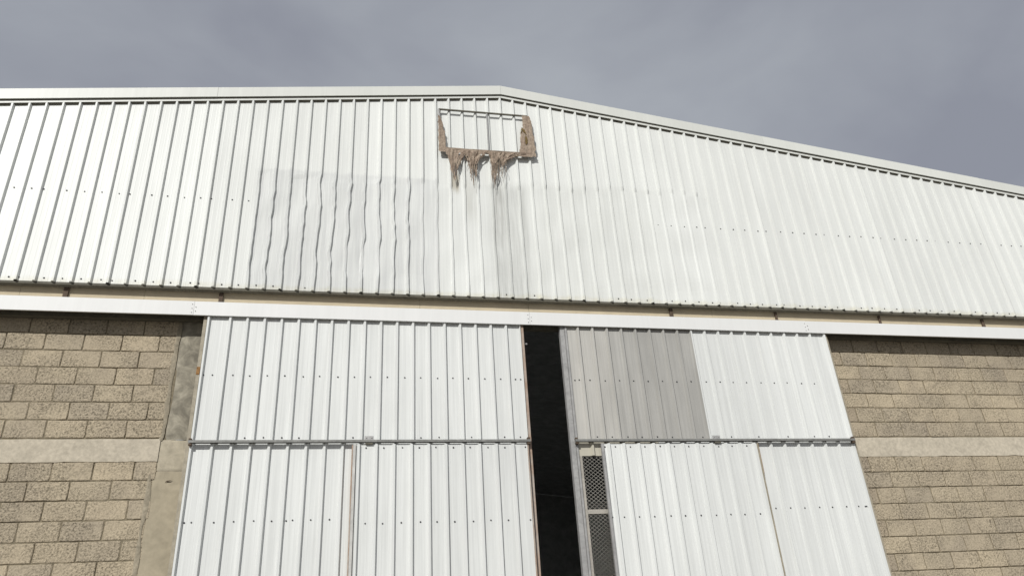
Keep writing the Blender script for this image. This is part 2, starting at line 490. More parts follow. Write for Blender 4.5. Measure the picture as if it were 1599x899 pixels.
# --- fascia: folded sheet box hiding the door track, in sections
FZ0, FZ1 = pz_(4.648, FAS), pz_(4.857, FAS)
fas = empty('fascia', (RIDGE_X, FAS, FZ0), wh)
tag(fas, 'long white folded metal fascia over the sliding doors')
seams = [XL, px_(-6.9, FAS), px_(-2.234, FAS), px_(2.566, FAS), px_(7.25, FAS), px_(11.95, FAS), XR]
for k, (a, b) in enumerate(zip(seams, seams[1:])):
    off = 0.0 if k % 2 else 0.0025
    y0 = FAS + off
    prof = [(y0, FZ0), (y0, FZ1), (BEAM - 0.004, FZ1 + 0.015), (BEAM - 0.004, FZ1 + 0.011), (y0 + .003, FZ1 - .004), (y0 + .003, FZ0 + 0.003), (y0 + .022, FZ0 + 0.003), (y0 + .022, FZ0)]
    mb = MB(); mb.prism(prof, (a + 0.001, 0), (b - 0.001, 0), 1)
    mb.build('fascia_section', M['fascia'], fas, (a, FAS, FZ0))
rv = MB()
for q in seams[1:-1]:
    for dx, n_ in ((-.022, 3), (.02, 2)):
        for k in range(n_): rv.screw(q + dx, FAS - .0002, FZ0 + .03 + k * .055 + (.02 if dx > 0 else 0), .0045)
tag(rv.build('rivets', M['screw'], fas), kind='stuff')
# door track, set low so its dark steel deepens the shade under the fascia
mb = MB(); mb.box(XL, XR, 8.832, 8.905, FZ0 - 0.004, FZ0 + 0.05); mb.box(XL, XR, 8.832, 8.836, FZ0 + .0501, pz_(4.718, BEAM))
mb.build('door_track', M['girt'], wh, (RIDGE_X, 8.8, FZ0))

# --- verge trim along both rakes
VY = 8.715; OY = 8.690
zt, zo, zs = pz_(9.35, OY), pz_(9.155, OY), pz_(9.070, VY)
vt = empty('verge_trim', (RIDGE_X, OY, zo), wh)
tag(vt, 'pale folded flashing along both sloping roof edges')
prof_o = [(OY, zo), (OY, zt), (G + 0.3, zt + 0.006), (G + 0.3, zt - 0.02), (VY + 0.0025, zt - 0.02), (VY - 0.001, zt - 0.02), (VY - .001, zo + .11), (OY + .004, zo + .11), (OY + 0.004, zo + .004), (OY + 0.012, zo + .004), (OY + .012, zo)]
prof_s = [(VY, zs), (VY, zo + 0.10), (VY + 0.0022, zo + 0.10), (VY + 0.0022, zs)]
def rake_sections(xs, prof, name):
    for k, (a, b) in enumerate(zip(xs, xs[1:])):
        e = 0.0012
        mb = MB(); off = 0.002 * (k % 2)
        pr = [(y - (off if y <= OY + 0.001 else 0), z) for y, z in prof]
        mb.prism(pr, (a + e, -SL * abs(a + e - RIDGE_X)), (b - e, -SL * abs(b - e - RIDGE_X)))
        mb.build(name, M['girt' if name == 'shade_strip' else 'trim'], vt, (a, OY, zo - SL * abs(a - RIDGE_X)))
rake_sections([XL - .1, px_(-7.2, OY), px_(-2.363, OY), RIDGE_X], prof_o, 'flashing_section')
rake_sections([RIDGE_X, px_(7.361, OY), px_(11.939, OY), XR + .1], prof_o, 'flashing_section')
prof_c = [(VY + .004, zs + .002), (VY + .004, zs + .05), (G + .003, zs + .05), (G + .003, zs - .020)]  # dark filler standing in for the shade below the lower strip
prof_d = [(OY + .0125, zo + .006), (OY + .0125, zo + .05), (VY - .0012, zo + .05), (VY - .0012, zo - .016)]  # dark filler standing in for the shade behind the outer flashing
rake_sections([XL, RIDGE_X], prof_d, 'shade_strip')
rake_sections([RIDGE_X, XR], prof_d, 'shade_strip')
rake_sections([XL, RIDGE_X], prof_c, 'shade_strip')
rake_sections([RIDGE_X, XR], prof_c, 'shade_strip')
rake_sections([XL, RIDGE_X], prof_s, 'verge_strip')
rake_sections([RIDGE_X, XR], prof_s, 'verge_strip')

# --- roof, side and back walls, floor inside
ROOF_Y = 34.0
M['added_skylight'], nt_, b_, N_, L_ = nodes('added_milky_skylight')  # milky roof panels, added out of view to brighten the interior
b_.inputs['Base Color'].default_value = (0.75, 0.77, 0.75, 1)
b_.inputs['Roughness'].default_value = 0.6
tr_ = N_('ShaderNodeBsdfTranslucent'); tr_.inputs[0].default_value = (0.75, 0.77, 0.75, 1)
mx_ = N_('ShaderNodeMixShader'); mx_.inputs[0].default_value = 0.6
L_(b_.outputs[0], mx_.inputs[1]); L_(tr_.outputs[0], mx_.inputs[2]); L_(mx_.outputs[0], nt_.nodes['Material Output'].inputs[0])
def roof_part(name, mat, xa, xb, ya, yb, thick):
    zz = lambda x: zt - .03 - SL * abs(x - RIDGE_X)
    vs_ = [(xa, ya, zz(xa)), (xb, ya, zz(xb)), (xb, yb, zz(xb)), (xa, yb, zz(xa))]
    vs_ += [(x, y, z - thick) for x, y, z in vs_]
    mb = MB(); mb.v = vs_; mb.f = [(0, 1, 2, 3), (7, 6, 5, 4), (0, 4, 5, 1), (1, 5, 6, 2), (2, 6, 7, 3), (3, 7, 4, 0)]
    if thick == 0: mb.v = vs_[:4]; mb.f = [(0, 1, 2, 3)]
    mb.build(name, mat, wh, (xa, ya, zz(xa)))
YA = G + .32
cuts = [(XL - .15, XL + 2.0, 0), (XL + 2.0, XL + 4.0, 1), (XL + 4.0, XL + 6.0, 0), (XL + 6.0, XL + 8.0, 1), (XL + 8.0, RIDGE_X, 0), (RIDGE_X, RIDGE_X + .3, 0), (RIDGE_X + .3, RIDGE_X + 1.5, 1), (RIDGE_X + 1.5, XR + .15, 0)]
for xa, xb, lit in cuts:
    if lit:
        roof_part('roof_sheet', M['inside'], xa, xb, YA, 12.0, .06); roof_part('added_skylight', M['added_skylight'], xa, xb, 12.0, 30.0, 0); roof_part('roof_sheet', M['inside'], xa, xb, 30.0, ROOF_Y, .06)  # added panels let daylight in, away from the line of sight
    else:
        roof_part('roof_sheet', M['inside'], xa, xb, YA, ROOF_Y, .06)
for x, nm in ((XL, 'side_wall'), (XR, 'side_wall')):
    mb = MB(); w = 0.1 if x == XL else -0.1
    mb.box(min(x, x + w), max(x, x + w), WALL + 0.21, ROOF_Y, 0.005, zt - SL * HALF - 0.10)
    mb.build(nm, M['inside'], wh, (x, WALL, 0))
mb = MB(); mb.v = [(XL, ROOF_Y - .05, .005), (XR, ROOF_Y - .05, .005), (XR, ROOF_Y - .05, zt - SL * HALF - .1), (RIDGE_X, ROOF_Y - .05, zt - .1), (XL, ROOF_Y - .05, zt - SL * HALF - .1)]; mb.f = [(0, 1, 2, 3, 4)]
mb.build('back_wall', M['inside'], wh, (RIDGE_X, ROOF_Y, 0))
mb = MB(); mb.v = [(XL, WALL, .004), (XR, WALL, .004), (XR, ROOF_Y, .004), (XL, ROOF_Y, .004)]; mb.f = [(0, 1, 2, 3)]
mb.build('inside_floor', M['inside'], wh, (RIDGE_X, WALL, 0))
# board lining behind the gable so that no daylight comes through
mb = MB(); mb.v = [(XL, G + .29, ZB), (XR, G + .29, ZB), (XR, G + .29, zt - SL * HALF - .1), (RIDGE_X, G + .29, zt - .1), (XL, G + .29, zt - SL * HALF - .1)]; mb.f = [(0, 1, 2, 3, 4)]
mb.build('gable_lining', M['inside'], wh, (RIDGE_X, G + .29, ZB))

# --- block walls
def block_mesh(w, h, seed, d=0.19):
    r = random.Random(seed)
    nx = max(3, int(round(7 * w / 0.41))); nz = 4
    v, f = [], []
    for j in range(nz + 1):
        for i in range(nx + 1):
            edge = i in (0, nx) or j in (0, nz)
            corner = i in (0, nx) and j in (0, nz)
            x = -w / 2 + w * i / nx; z = h * j / nz
            y = r.uniform(-.0018, .0018)
            if edge:
                y = r.uniform(.003, .007)
                if i in (0, nx): x += r.uniform(-.003, .002) * (1 if i else -1)
                if j in (0, nz): z += r.uniform(-.003, .002) * (1 if j else -1)
            else:
                if i == 1: x = -w / 2 + .008
                if i == nx - 1: x = w / 2 - .008
                if j == 1: z = .008
                if j == nz - 1: z = h - .008
            if corner: y += r.uniform(.0, .008); x *= 1 - r.uniform(0, .012)
            v.append((x, y, z))
    for j in range(nz):
        for i in range(nx):
            a = j * (nx + 1) + i
            f.append((a, a + 1, a + nx + 2, a + nx + 1))
    ring = [i for i in range(nx + 1)] + [j * (nx + 1) + nx for j in range(1, nz + 1)] + [nz * (nx + 1) + i for i in range(nx - 1, -1, -1)] + [j * (nx + 1) for j in range(nz - 1, 0, -1)]
    b = len(v)
    for q in ring: v.append((v[q][0], d, v[q][2]))
    m = len(ring)
    for k in range(m):
        f.append((ring[k], b + k, b + (k + 1) % m, ring[(k + 1) % m]))
    return mesh('block', v, f)

BW, BH = 0.4662 * WALL / 10, 0.2358 * WALL / 10
JV, JH = 0.011, 0.010
variants = {}
def get_block(w, seed):
    key = (round(w, 2), seed % 9)
    if key not in variants: variants[key] = block_mesh(w - JV, BH - JH, hash(key) & 0xffff)
    return variants[key]

def rows_of(up0, low0):
    """(bottom height, parity) of each course, upper courses rest on the band, lower ones hang below it"""
    rows = []
    for k in range(0, 9): rows.append((pz_(up0, WALL) + k * BH, k % 2, 'u'))
    for k in range(0, 40):
        zb = pz_(low0, WALL) - (k + 1) * BH
        if zb < -BH: break
        rows.append((zb, k % 2, 'l'))
    return rows

def in_frame(x, z, margin):
    d = Vector((x, WALL, z - CAM_Z))
    w = d.dot(cf)
    u, v = d.dot(cr) / w, d.dot(cu) / w
    return abs(u) < 0.6866 + margin and abs(v) < 0.386 + margin

def block_wall(label, x0, x1, joint, up0, low0, mat, ragged):
    w = empty('block_wall', ((x0 + x1) / 2, WALL, 0), wh)
    tag(w, label)
    rest = MB()
    rr = random.Random(int(x0 * 100) & 0xffff)
    for zb, par, lvl in rows_of(up0, low0):
        if zb + BH - JH > ZB - .05 : continue
        ph = joint[lvl][par]
        xs = [x0]
        k = math.ceil((x0 - ph) / BW)
        while ph + k * BW < x1 - 0.02:
            if ph + k * BW > x0 + 0.02: xs.append(ph + k * BW)
            k += 1
        xs.append(x1)
        for a, b in zip(xs, xs[1:]):
            if b - a < 0.05: continue
            cx, cz = (a + b) / 2, zb + BH / 2
            if in_frame(cx, cz, 0.055):
                me = get_block(b - a, rr.randint(0, 999))
                o = link('block', me, mat, w, (cx, WALL + rr.uniform(-.002, .005), zb + JH / 2 + rr.uniform(-.0015, .0015)))
                o.rotation_euler = (rr.uniform(-.006, .006), rr.uniform(-.004, .004), rr.uniform(-.006, .006))
            else:
                rest.box(a + JV / 2, b - JV / 2, WALL, WALL + .18, max(0.003, zb + JH / 2), zb + BH - JH / 2, 0)
    o = rest.build('blocks_beyond', mat, w, (x0, WALL, 0)); tag(o, kind='stuff')
    mb = MB(); mb.box(x0, x1 + .05, WALL + 0.03, WALL + 0.195, 0.003, ZB - 0.05)
    nx, nz = int((x1 + .05 - x0) / .07), int((ZB - .05) / .07)          # uneven pointing: flush in places, raked out in others
    b0 = len(mb.v)
    for j in range(nz + 1):
        for i in range(nx + 1):
            x = x0 + (x1 + .05 - x0) * i / nx; z = .003 + (ZB - .053) * j / nz
            mb.v.append((x, WALL + max(.0065, .0125 + .010 * noise.noise((x * 1.9, z * 2.3, x0)) + .004 * noise.noise((x * 7, z * 7, x0))), z))
    for j in range(nz):
        for i in range(nx):
            q = b0 + j * (nx + 1) + i
            mb.f.append((q, q + 1, q + nx + 2, q + nx + 1))
    mb.build('mortar_bed', M['mortar'], w, ((x0 + x1) / 2, WALL, 0))
    return w

XCOL_L = px_(-2.385, WALL)
wl = block_wall('coarse grey brown block wall left of the doors', XL, px_(-2.385, WALL), {'u': (px_(-2.823, WALL), px_(-2.604, WALL)), 'l': (px_(-2.650, WALL), px_(-2.878, WALL))}, 2.905, 2.607, M['block'], True)
wr = block_wall('coarse grey brown block wall right of the doors', px_(7.36, WALL), XR, {'u': (px_(8.004, WALL), px_(7.737, WALL)), 'l': (px_(8.182, WALL), px_(8.022, WALL))}, 2.900, 2.592, M['block2'], False)

def band(parent, x0, x1, zt_, zb_, seed, mat, y=WALL - 0.004):
    """plastered concrete band with a ragged lower edge"""
    r = random.Random(seed)
    n = int((x1 - x0) / 0.045)
    v, f = [], []
    for i in range(n + 1):
        x = x0 + (x1 - x0) * i / n
        e = 0.010 * noise.noise((x * 6, seed, 0)) + 0.006 * noise.noise((x * 25, seed, 2))
        t = 0.004 * noise.noise((x * 5, seed, 9))
        lo = zb_ + e + 0.012 * max(0, noise.noise((x * 2.5, seed, 5)))
        zz = (lo, lo + .005, (zb_ + zt_) / 2, zt_ + t - .005, zt_ + t)
        yy = (y + .014, y + .001, y + .001 + .002 * noise.noise((x * 2, seed, 7)), y + .001, y + .013)
        v += [(x, yy[k], zz[k]) for k in range(5)] + [(x, y + .02, zz[0]), (x, y + .02, zz[4])]
    for i in range(n):
        a, b = i * 7, (i + 1) * 7
        for k in range(4): f.append((a + k, b + k, b + k + 1, a + k + 1))
        f.append((a + 5, b + 5, b, a)); f.append((a + 4, b + 4, b + 6, a + 6))
    o = link('concrete_band', mesh('concrete_band', [tuple(Vector(q) - Vector((x0, y, zb_))) for q in v], f), mat, parent, (x0, y, zb_))
    tag(o, 'smooth pale plastered band across the block wall')
    return o
band(wl, XL, px_(-2.395, WALL), pz_(2.897, WALL), pz_(2.600, WALL), 3, M['plaster'])
band(wr, px_(7.36, WALL), XR, pz_(2.893, WALL), pz_(2.585, WALL), 11, M['plaster'])

# concrete column between the left wall and the opening, cast in three lifts
col = empty('concrete_column', (px_(-2.2, WALL), WALL, 0), wh)
tag(col, 'rough grey concrete column beside the left sliding door')
def lift(name, zlo, zhi, xleft, mat, seed, dy):
    n = 22; v, f = [], []
    xr_ = px_(-1.80, WALL)
    y = WALL - 0.006 + dy
    ox = (xleft, y, zlo)
    for j in range(n + 1):
        t = j / n; z = zlo + (zhi - zlo) * t
        e = 0.012 * noise.noise((z * 5, seed, 0)) + 0.012 * noise.noise((z * 17, seed, 1))
        row = []
        for i in range(8):
            x = xleft + e * (1 - i / 7) + (xr_ - xleft) * i / 7
            yy = y + 0.006 * noise.noise((x * 7, z * 5, seed)) + 0.003 * noise.noise((x * 30, z * 30, seed))
            zz = z + (0.010 * noise.noise((x * 9, seed, 3)) if j in (0, n) else 0)
            if i == 0: yy = y + .018
            if j in (0, n): yy += .006
            row.append((x - ox[0], yy - ox[1], zz - ox[2]))
        row.append((xr_ - ox[0], 0.19, z - ox[2]))
        v += row
    for j in range(n):
        for i in range(8):
            a = j * 9 + i
            f.append((a, a + 1, a + 10, a + 9))
    return link(name, mesh(name, v, f, True), mat, col, ox)
lift('column_lift', pz_(2.88, WALL), ZB - .06, px_(-2.345, WALL), M['column'], 5, -0.002)
lift('column_lift', pz_(2.475, WALL), pz_(2.882, WALL), px_(-2.425, WALL), M['column_mid'], 9, 0.004)
lift('column_lift', 0.004, pz_(2.478, WALL), px_(-2.445, WALL), M['column_low'], 14, 0.0)
# smear of mortar along the ends of the blocks
def smear(z0, z1, x, seed):
    v, f = [], []; n = 40
    for j in range(n + 1):
        z = z0 + (z1 - z0) * j / n
        a = 0.035 * noise.noise((z * 4, seed, 0)) + 0.03 * noise.noise((z * 14, seed, 4))
        b = 0.04 * noise.noise((z * 3, seed + 3, 0)) + .015 * noise.noise((z * 15, seed, 8))
        y = WALL - 0.008
        v += [(x - .022 + a * .7, y + .012, z), (x - .012 + a * .7, y + .005, z), (x + .012 + b * .7, y + .0045, z), (x + .026 + b * .7, y + .008, z)]
    for j in range(n):
        for i in range(3):
            q = j * 4 + i; f.append((q, q + 1, q + 5, q + 4))
    return link('mortar_smear', mesh('mortar_smear', v, f, True), M['mortar_pale'], col)
smear(pz_(2.87, WALL), ZB - .08, px_(-2.385, WALL), 2)
smear(0.02, pz_(2.44, WALL), px_(-2.455, WALL), 6)
mb = MB(); c = P(-2.236, 2.355, WALL - .012)
mb.v = [(c[0] - .035, c[1] + .004, c[2] - .010), (c[0] + .02, c[1] - .012, c[2] + .004), (c[0] + .045, c[1] - .004, c[2] + .014), (c[0] - .01, c[1] - .004, c[2] + .008), (c[0], c[1] + .01, c[2])]
mb.f = [(0, 1, 3), (1, 2, 3), (0, 4, 1), (1, 4, 2), (0, 3, 4), (3, 2, 4)]
mb.build('iron_stub', M['brown'], col, c)

# ------------------------------------------------------------------ the sliding doors
Z_RAIL = 2.850
def screws_row(mb, ribs, fr, z, y, rnd, skip=0.0, extra=()):
    for a, b in zip(ribs, ribs[1:]):
        if rnd.random() < skip: continue
        mb.screw(a + (b - a) * (fr + rnd.uniform(-.05, .05)), y - .001, z + rnd.uniform(-.004, .004), rnd.uniform(.0085, .0105))
    for x in extra: mb.screw(x, y - .001, z + rnd.uniform(-.004, .004), .0095)

def make_rail(parent, xa, xb, plate_x, y=8.685):
    z = pz_(Z_RAIL + .004, y)
    h = 0.0155
    ra = MB()
    # angle iron: upright leaf against the ribs, ledge towards the viewer
    prof = [(y - .020, z + h), (y + .019, z + h), (y + .019, z - h), (y + .014, z - h), (y + .014, z + h - .007), (y - .016, z + h - .007), (y - .016, z - h + .003), (y - .020, z - h + .003)]
    ra.prism(prof, (xa, 0), (xb, 0))
    o = ra.build('rail', M['rail'], parent, ((xa + xb) / 2, y, z))
    pl = MB(); pl.box(plate_x - .052, plate_x + .052, y + .004, y + .012, z - .006, z + .066, .002)
    pl.screw(plate_x - .03, y + .004, z + .045, .008); pl.screw(plate_x + .03, y + .004, z + .045, .008)
    pl.build('fixing_plate', M['galv'], o, (plate_x, y, z))
    hb = MB(); hb.box(plate_x - .04, plate_x + .045, y - .012, y + .010, z - .036, z - h - .001)
    hb.build('roller_guide', M['girt'], o, (plate_x, y, z))
    for xe, d in ((xa, 1), (xb, -1)):
        e = MB(); e.box(xe + d * .002, xe + d * .034, y - .012, y + .03, z + h + .001, z + h + .024, .003); e.box(xe + d * .004, xe + d * .040, y - .014, y + .03, z - h - .026, z - h - .001, .003)
        e.build('end_stop', M['brown'], o, (xe, y, z))
    return o, z

def ribline(x_from, x_to, base, pitch):
    k = math.ceil((x_from - base) / pitch)
    out = []
    while base + k * pitch < x_to:
        out.append(base + k * pitch); k += 1
    return out

def leaf_ribs(X_from, X_to, B, Pt, y=LEAF - .02): return [px_(x, y) for x in ribline(X_from, X_to, B, Pt)]

def sheets_between(parent, mat, xa, xb, ribs, zlo, zhi, y, per=5, start=0):
    """split a width into sheets that lap on every fifth rib"""
    cuts = [xa] + [r for i, r in enumerate(ribs) if i % per == start and xa + .15 < r < xb - .15] + [xb]
    for k, (a, b) in enumerate(zip(cuts, cuts[1:])):
        sheet('cladding_sheet', parent, mat, a, b - .0004, ribs, zlo, zhi, y + 0.0005 * (k % 2))

ZTOP = pz_(4.80, LEAF)
ZBOT = 0.06
zr_l = pz_(2.835, LEAF)         # where upper and lower sheets meet

# --- left leaf
xa, xb = px_(-2.035, LEAF), px_(2.40, LEAF)
dl = empty('sliding_door', ((xa + xb) / 2, LEAF + .04, ZBOT))
tag(dl, 'tall white ribbed sliding door left of the dark gap', 'door', 'pair of tall sliding doors', 'thing')
rl = leaf_ribs(-2.1, 2.45, -1.2738, 0.23072)
rl = [xa + .016] + [r for r in rl if r > xa + .1]
sheets_between(dl, M['doorwhite'], xa, xb, rl, zr_l + .002, ZTOP, LEAF, start=2)
rl2 = leaf_ribs(-2.0, 2.45, -1.7678, 0.23437)
rl2 = [xa + .014] + [r for r in rl2 if r > xa + .1]
sheets_between(dl, M['doorwhite'], xa, xb, rl2, ZBOT, zr_l, LEAF, start=4)
sb = MB(); r_ = random.Random(21)
screws_row(sb, rl, .47, pz_(3.765, LEAF), LEAF, r_, extra=(xa + .04, px_(1.72, LEAF), px_(2.36, LEAF)))
screws_row(sb, rl, .5, pz_(2.905, LEAF), LEAF, r_, .35)
screws_row(sb, [q for q in rl2 if q < px_(.05, LEAF)], .5, pz_(1.848, LEAF), LEAF, r_, extra=(xa + .05, px_(-.78, LEAF)))
tag(sb.build('screws', M['screw'], dl), kind='stuff')
mb = MB(); mb.box(px_(-2.085, LEAF), xa - .003, LEAF - .004, LEAF + .07, ZBOT, ZTOP, .003)
st = tag(mb.build('stile', M['stile'], dl, (xa, LEAF, ZBOT)), 'dusty beige outer door stile with a rust patch')
c = P(-2.062, 3.82, LEAF)
mb = MB(); mb.box(c[0] - .02, c[0] + .019, c[1] - .012, c[1] - .0045, c[2] - .045, c[2] + .05, .002)
mb.build('rusty_patch', M['rust'], st, c)
mb = MB(); mb.box(xb + .001, px_(2.452, LEAF), LEAF - .012, LEAF + .07, ZBOT, ZTOP, .003)
st = tag(mb.build('stile', M['rusty'], dl, (xb, LEAF, ZBOT)), 'rust stained brown inner door stile beside the gap')
c = P(2.452, 4.325, LEAF + .03)
mb = MB(); mb.bar(c, (c[0] + .04, c[1], c[2]), .008, 6); mb.bar((c[0] + .018, c[1], c[2]), (c[0] + .034, c[1], c[2]), .015, 6)
mb.build('bolt', M['galv'], st, c)
# frame tubes on the inner side
mb = MB()
for Z in (4.4, 3.765, 2.85, 1.85, .3, -1.0): mb.box(xa + .02, xb - .01, LEAF + .004, LEAF + .06, pz_(Z, LEAF) - .025, pz_(Z, LEAF) + .025)
mb.build('cross_tube', M['girt'], dl, (xa, LEAF, ZBOT))
make_rail(dl, px_(-2.062, 8.685), px_(2.437, 8.685), px_(.214, 8.685))

# --- right leaf
xa, xb = px_(3.128, LEAF), px_(7.53, LEAF)
dr = empty('sliding_door', ((xa + xb) / 2, LEAF + .04, ZBOT))
tag(dr, 'tall ribbed sliding door right of the dark gap, partly dull grey', 'door', 'pair of tall sliding doors', 'thing')
rr_ = leaf_ribs(3.1, 7.45, 3.3104, 0.23275)
xg = px_(5.175, LEAF) + .012
g1 = [r for r in rr_ if r < xg + .02]
xmid = rr_[2]
o = sheet('cladding_sheet', dr, M['grey_pale'], xa, xmid, rr_, zr_l + .002, ZTOP, LEAF); tag(o, 'narrow pale grey unpainted sheet')
o = sheet('cladding_sheet', dr, M['grey'], xmid + .0005, xg, rr_, zr_l + .002, ZTOP, LEAF + .0006); tag(o, 'dull grey unpainted sheet')
xe1 = rr_[13]
sheet('cladding_sheet', dr, M['doorwhite'], xg - .035, xe1, [rr_[8]] + rr_[9:], zr_l + .002, ZTOP, LEAF - .0012)
sheet('cladding_sheet', dr, M['doorwhite'], xe1 + .0004, xb, rr_ + [xb - .014], zr_l + .002, ZTOP, LEAF - .0004)
# lower right: sheets; lower left: doorway closed by mesh
rl3 = leaf_ribs(4.0, 7.45, 6.366 - .2287 * 9, 0.2287)
xo = px_(4.35, LEAF)
sheets_between(dr, M['doorwhite'], xo, xb, rl3 + [xb - .014], ZBOT, zr_l, LEAF, start=4)
o = sheet('cladding_sheet', dr, M['cream'], xa, xo - .002, leaf_ribs(3.0, 4.4, 3.345, .2345), pz_(2.635, LEAF), zr_l, LEAF + .001); tag(o, 'short cream sheet above the mesh')
sb = MB(); r_ = random.Random(5)
screws_row(sb, rr_, .45, pz_(3.765, LEAF), LEAF, r_, extra=(xa + .045, xa + .105, xb - .03))
screws_row(sb, rr_, .5, pz_(2.905, LEAF), LEAF, r_, .15)
screws_row(sb, [q for q in rl3 if q > px_(5.95, LEAF)] + [xb - .1], .45, pz_(1.855, LEAF), LEAF, r_, extra=(px_(5.99, LEAF), xb - .075, xb - .055))
tag(sb.build('screws', M['screw'], dr), kind='stuff')
mb = MB()
mb.box(px_(3.022, LEAF), px_(3.093, LEAF), LEAF - .006, LEAF + .07, ZBOT, ZTOP, .003)
mb.box(px_(3.095, LEAF), xa - .002, LEAF - .020, LEAF + .05, ZBOT, ZTOP, .002)
mb.box(px_(3.080, LEAF), px_(3.089, LEAF), LEAF - .012, LEAF - .0062, ZBOT, ZTOP)
tag(mb.build('stile', M['galv'], dr, (xa, LEAF, ZBOT)), 'galvanised inner door stile beside the gap')
mb = MB(); mb.box(xb + .002, px_(7.575, LEAF), LEAF - .004, LEAF + .07, ZBOT, ZTOP, .003); mb.box(px_(7.579, LEAF), px_(7.612, LEAF), LEAF + .03, LEAF + .09, ZBOT, ZTOP, .003)
tag(mb.build('stile', M['stile'], dr, (xb, LEAF, ZBOT)), 'grey outer door stile beside the right block wall')
mb = MB()
for Z in (4.4, 3.765, 2.85): mb.box(xa + .02, xb - .01, LEAF + .004, LEAF + .06, pz_(Z, LEAF) - .025, pz_(Z, LEAF) + .025)
for Z in (1.85, .3, -1.0): mb.box(xo + .02, xb - .01, LEAF + .004, LEAF + .06, pz_(Z, LEAF) - .025, pz_(Z, LEAF) + .025)
mb.build('cross_tube', M['girt'], dr, (xa, LEAF, ZBOT))
make_rail(dr, px_(3.092, 8.685), px_(7.567, 8.685), px_(5.275, 8.685))
# mesh security screen in the doorway of the right leaf
MY = LEAF + .012
ms = empty('mesh_screen', (px_(3.6, MY), MY, ZBOT), dr)
tag(ms, 'pale expanded metal screen in a speckled frame')
mx0, mx1 = px_(3.145, MY), px_(4.34, MY)
mzt = pz_(2.632, MY)
mb = MB(); mb.box(xa + .001, mx0 + .022, MY - .012, MY + .02, ZBOT, mzt, .002); mb.build('frame_bar', M['mesh'], ms, (mx0, MY, ZBOT))
mb = MB(); mb.box(mx1 - .03, mx1, MY - .012, MY + .02, ZBOT, mzt, .002); mb.build('frame_bar', M['mesh'], ms, (mx1, MY, ZBOT))
for Z in (1.866, .72, -.5):
    mb = MB(); mb.box(mx0 + .023, mx1 - .031, MY - .010, MY + .018, pz_(Z, MY) - .026, pz_(Z, MY) + .026, .002); mb.build('frame_bar', M['mesh'], ms, (mx0, MY, pz_(Z, MY)))
wire = MB()
cw, ch = 0.058, 0.045
zz0, zz1 = ZBOT, mzt
wide, tall = mx1 - mx0 - .05, zz1 - zz0
for s in (1, -1):
    slope = s * ch / cw
    k = -int(wide * ch / cw / ch) - 2
    span = wide * ch / cw
    n = int((tall + span) / ch) + 3
    for q in range(n):
        za = zz0 + (q * ch - (span if s > 0 else 0))
        x_a, x_b = mx0 + .022, mx1 - .03
        z_a = za if s > 0 else za
        z_b = z_a + slope * wide
        # clip to the height of the opening
        ta, tb = 0.0, 1.0
        d = z_b - z_a
        for lim, sg in ((zz0, 1), (zz1, -1)):
            fa, fb = (z_a - lim) * sg, (z_b - lim) * sg
            if fa < 0 and fb < 0: ta, tb = 1, 0; break
            if fa < 0: ta = max(ta, fa / (fa - fb))
            elif fb < 0: tb = min(tb, fa / (fa - fb))
        if tb - ta < 1e-3: continue
        pa = (x_a + wide * ta, MY + s * .0015, z_a + d * ta); pb = (x_a + wide * tb, MY + s * .0015, z_a + d * tb)
        wire.bar(pa, pb, .0027, 4)
tag(wire.build('wire_mesh', M['wire'], ms, (mx0, MY, ZBOT)), kind='stuff')

# --- wicket doors hung on the rails
WY = 8.700
def wicket(label, X0_, X1_, base, pitch, seed, lefty):
    xa, xb = px_(X0_, WY), px_(X1_, WY)
    w = empty('wicket_door', ((xa + xb) / 2, WY, ZBOT + .02))
    tag(w, label, 'door', 'small sliding doors hung on the rails', 'thing')
    zt_ = pz_(2.808, WY)
    rb = [px_(q, WY - .02) for q in ribline(X0_ + .03, X1_ - .02, base, pitch)]
    sheets_between(w, M['doorwhite'], xa + .012, xb - .004, rb, ZBOT + .02, zt_, WY, start=4)
    sb = MB(); r_ = random.Random(seed)
    screws_row(sb, rb, .45, pz_(2.765, WY), WY, r_, extra=(xa + .03, xb - .03))
    screws_row(sb, rb, .45, pz_(1.785, WY), WY, r_, extra=(xa + .022, xb - .028))
    tag(sb.build('screws', M['screw'], w), kind='stuff')
    m1, m2, l1, l2 = lefty
    mb = MB(); mb.box(xa - .022, xa + .010, WY - .030, WY + .012, ZBOT + .02, zt_, .003)
    tag(mb.build('stile', M[m1], w, (xa, WY, ZBOT)), l1)
    mb = MB(); mb.box(xb - .003, xb + .008, WY - .020, WY + .022, ZBOT + .02, zt_, .003)
    tag(mb.build('stile', M[m2], w, (xb, WY, ZBOT)), l2)
    return w
M['stile_white'] = rough_mat('scuffed_white_steel', (0.64, 0.63, 0.60), 0.85, 20, .1, .003, rough=.6, blotch=.25, bscale=3)
w1 = wicket('small white ribbed door hanging below the left rail', 0.035, 2.395, 0.0827, .23411, 31, ('stile_white', 'rusty', 'white edge stile', 'rust stained edge stile'))
w2 = wicket('small white ribbed door slid off the mesh screen', 3.49, 5.905, 3.589, .2275, 47, ('galv', 'stile', 'grey edge stile beside the mesh', 'dusty edge stile'))
mb = MB(); mb.box(px_(.035, WY) - .038, px_(.035, WY) - .023, WY - .012, WY + .034, ZBOT + .02, pz_(2.80, WY), .002)
tag(mb.build('rusty_edge', M['rusty'], w1, (px_(.03, WY), WY, ZBOT)), 'orange rusted edge of the small door')

mb = MB(); x_ = px_(5.905, WY)
mb.box(x_ + .0085, x_ + .0125, WY - .019, WY + .02, pz_(2.35, WY), pz_(2.80, WY), .001)
tag(mb.build('rusty_edge', M['rust'], w2, (x_, WY, pz_(2.35, WY))), 'rusted upper edge of the small door')

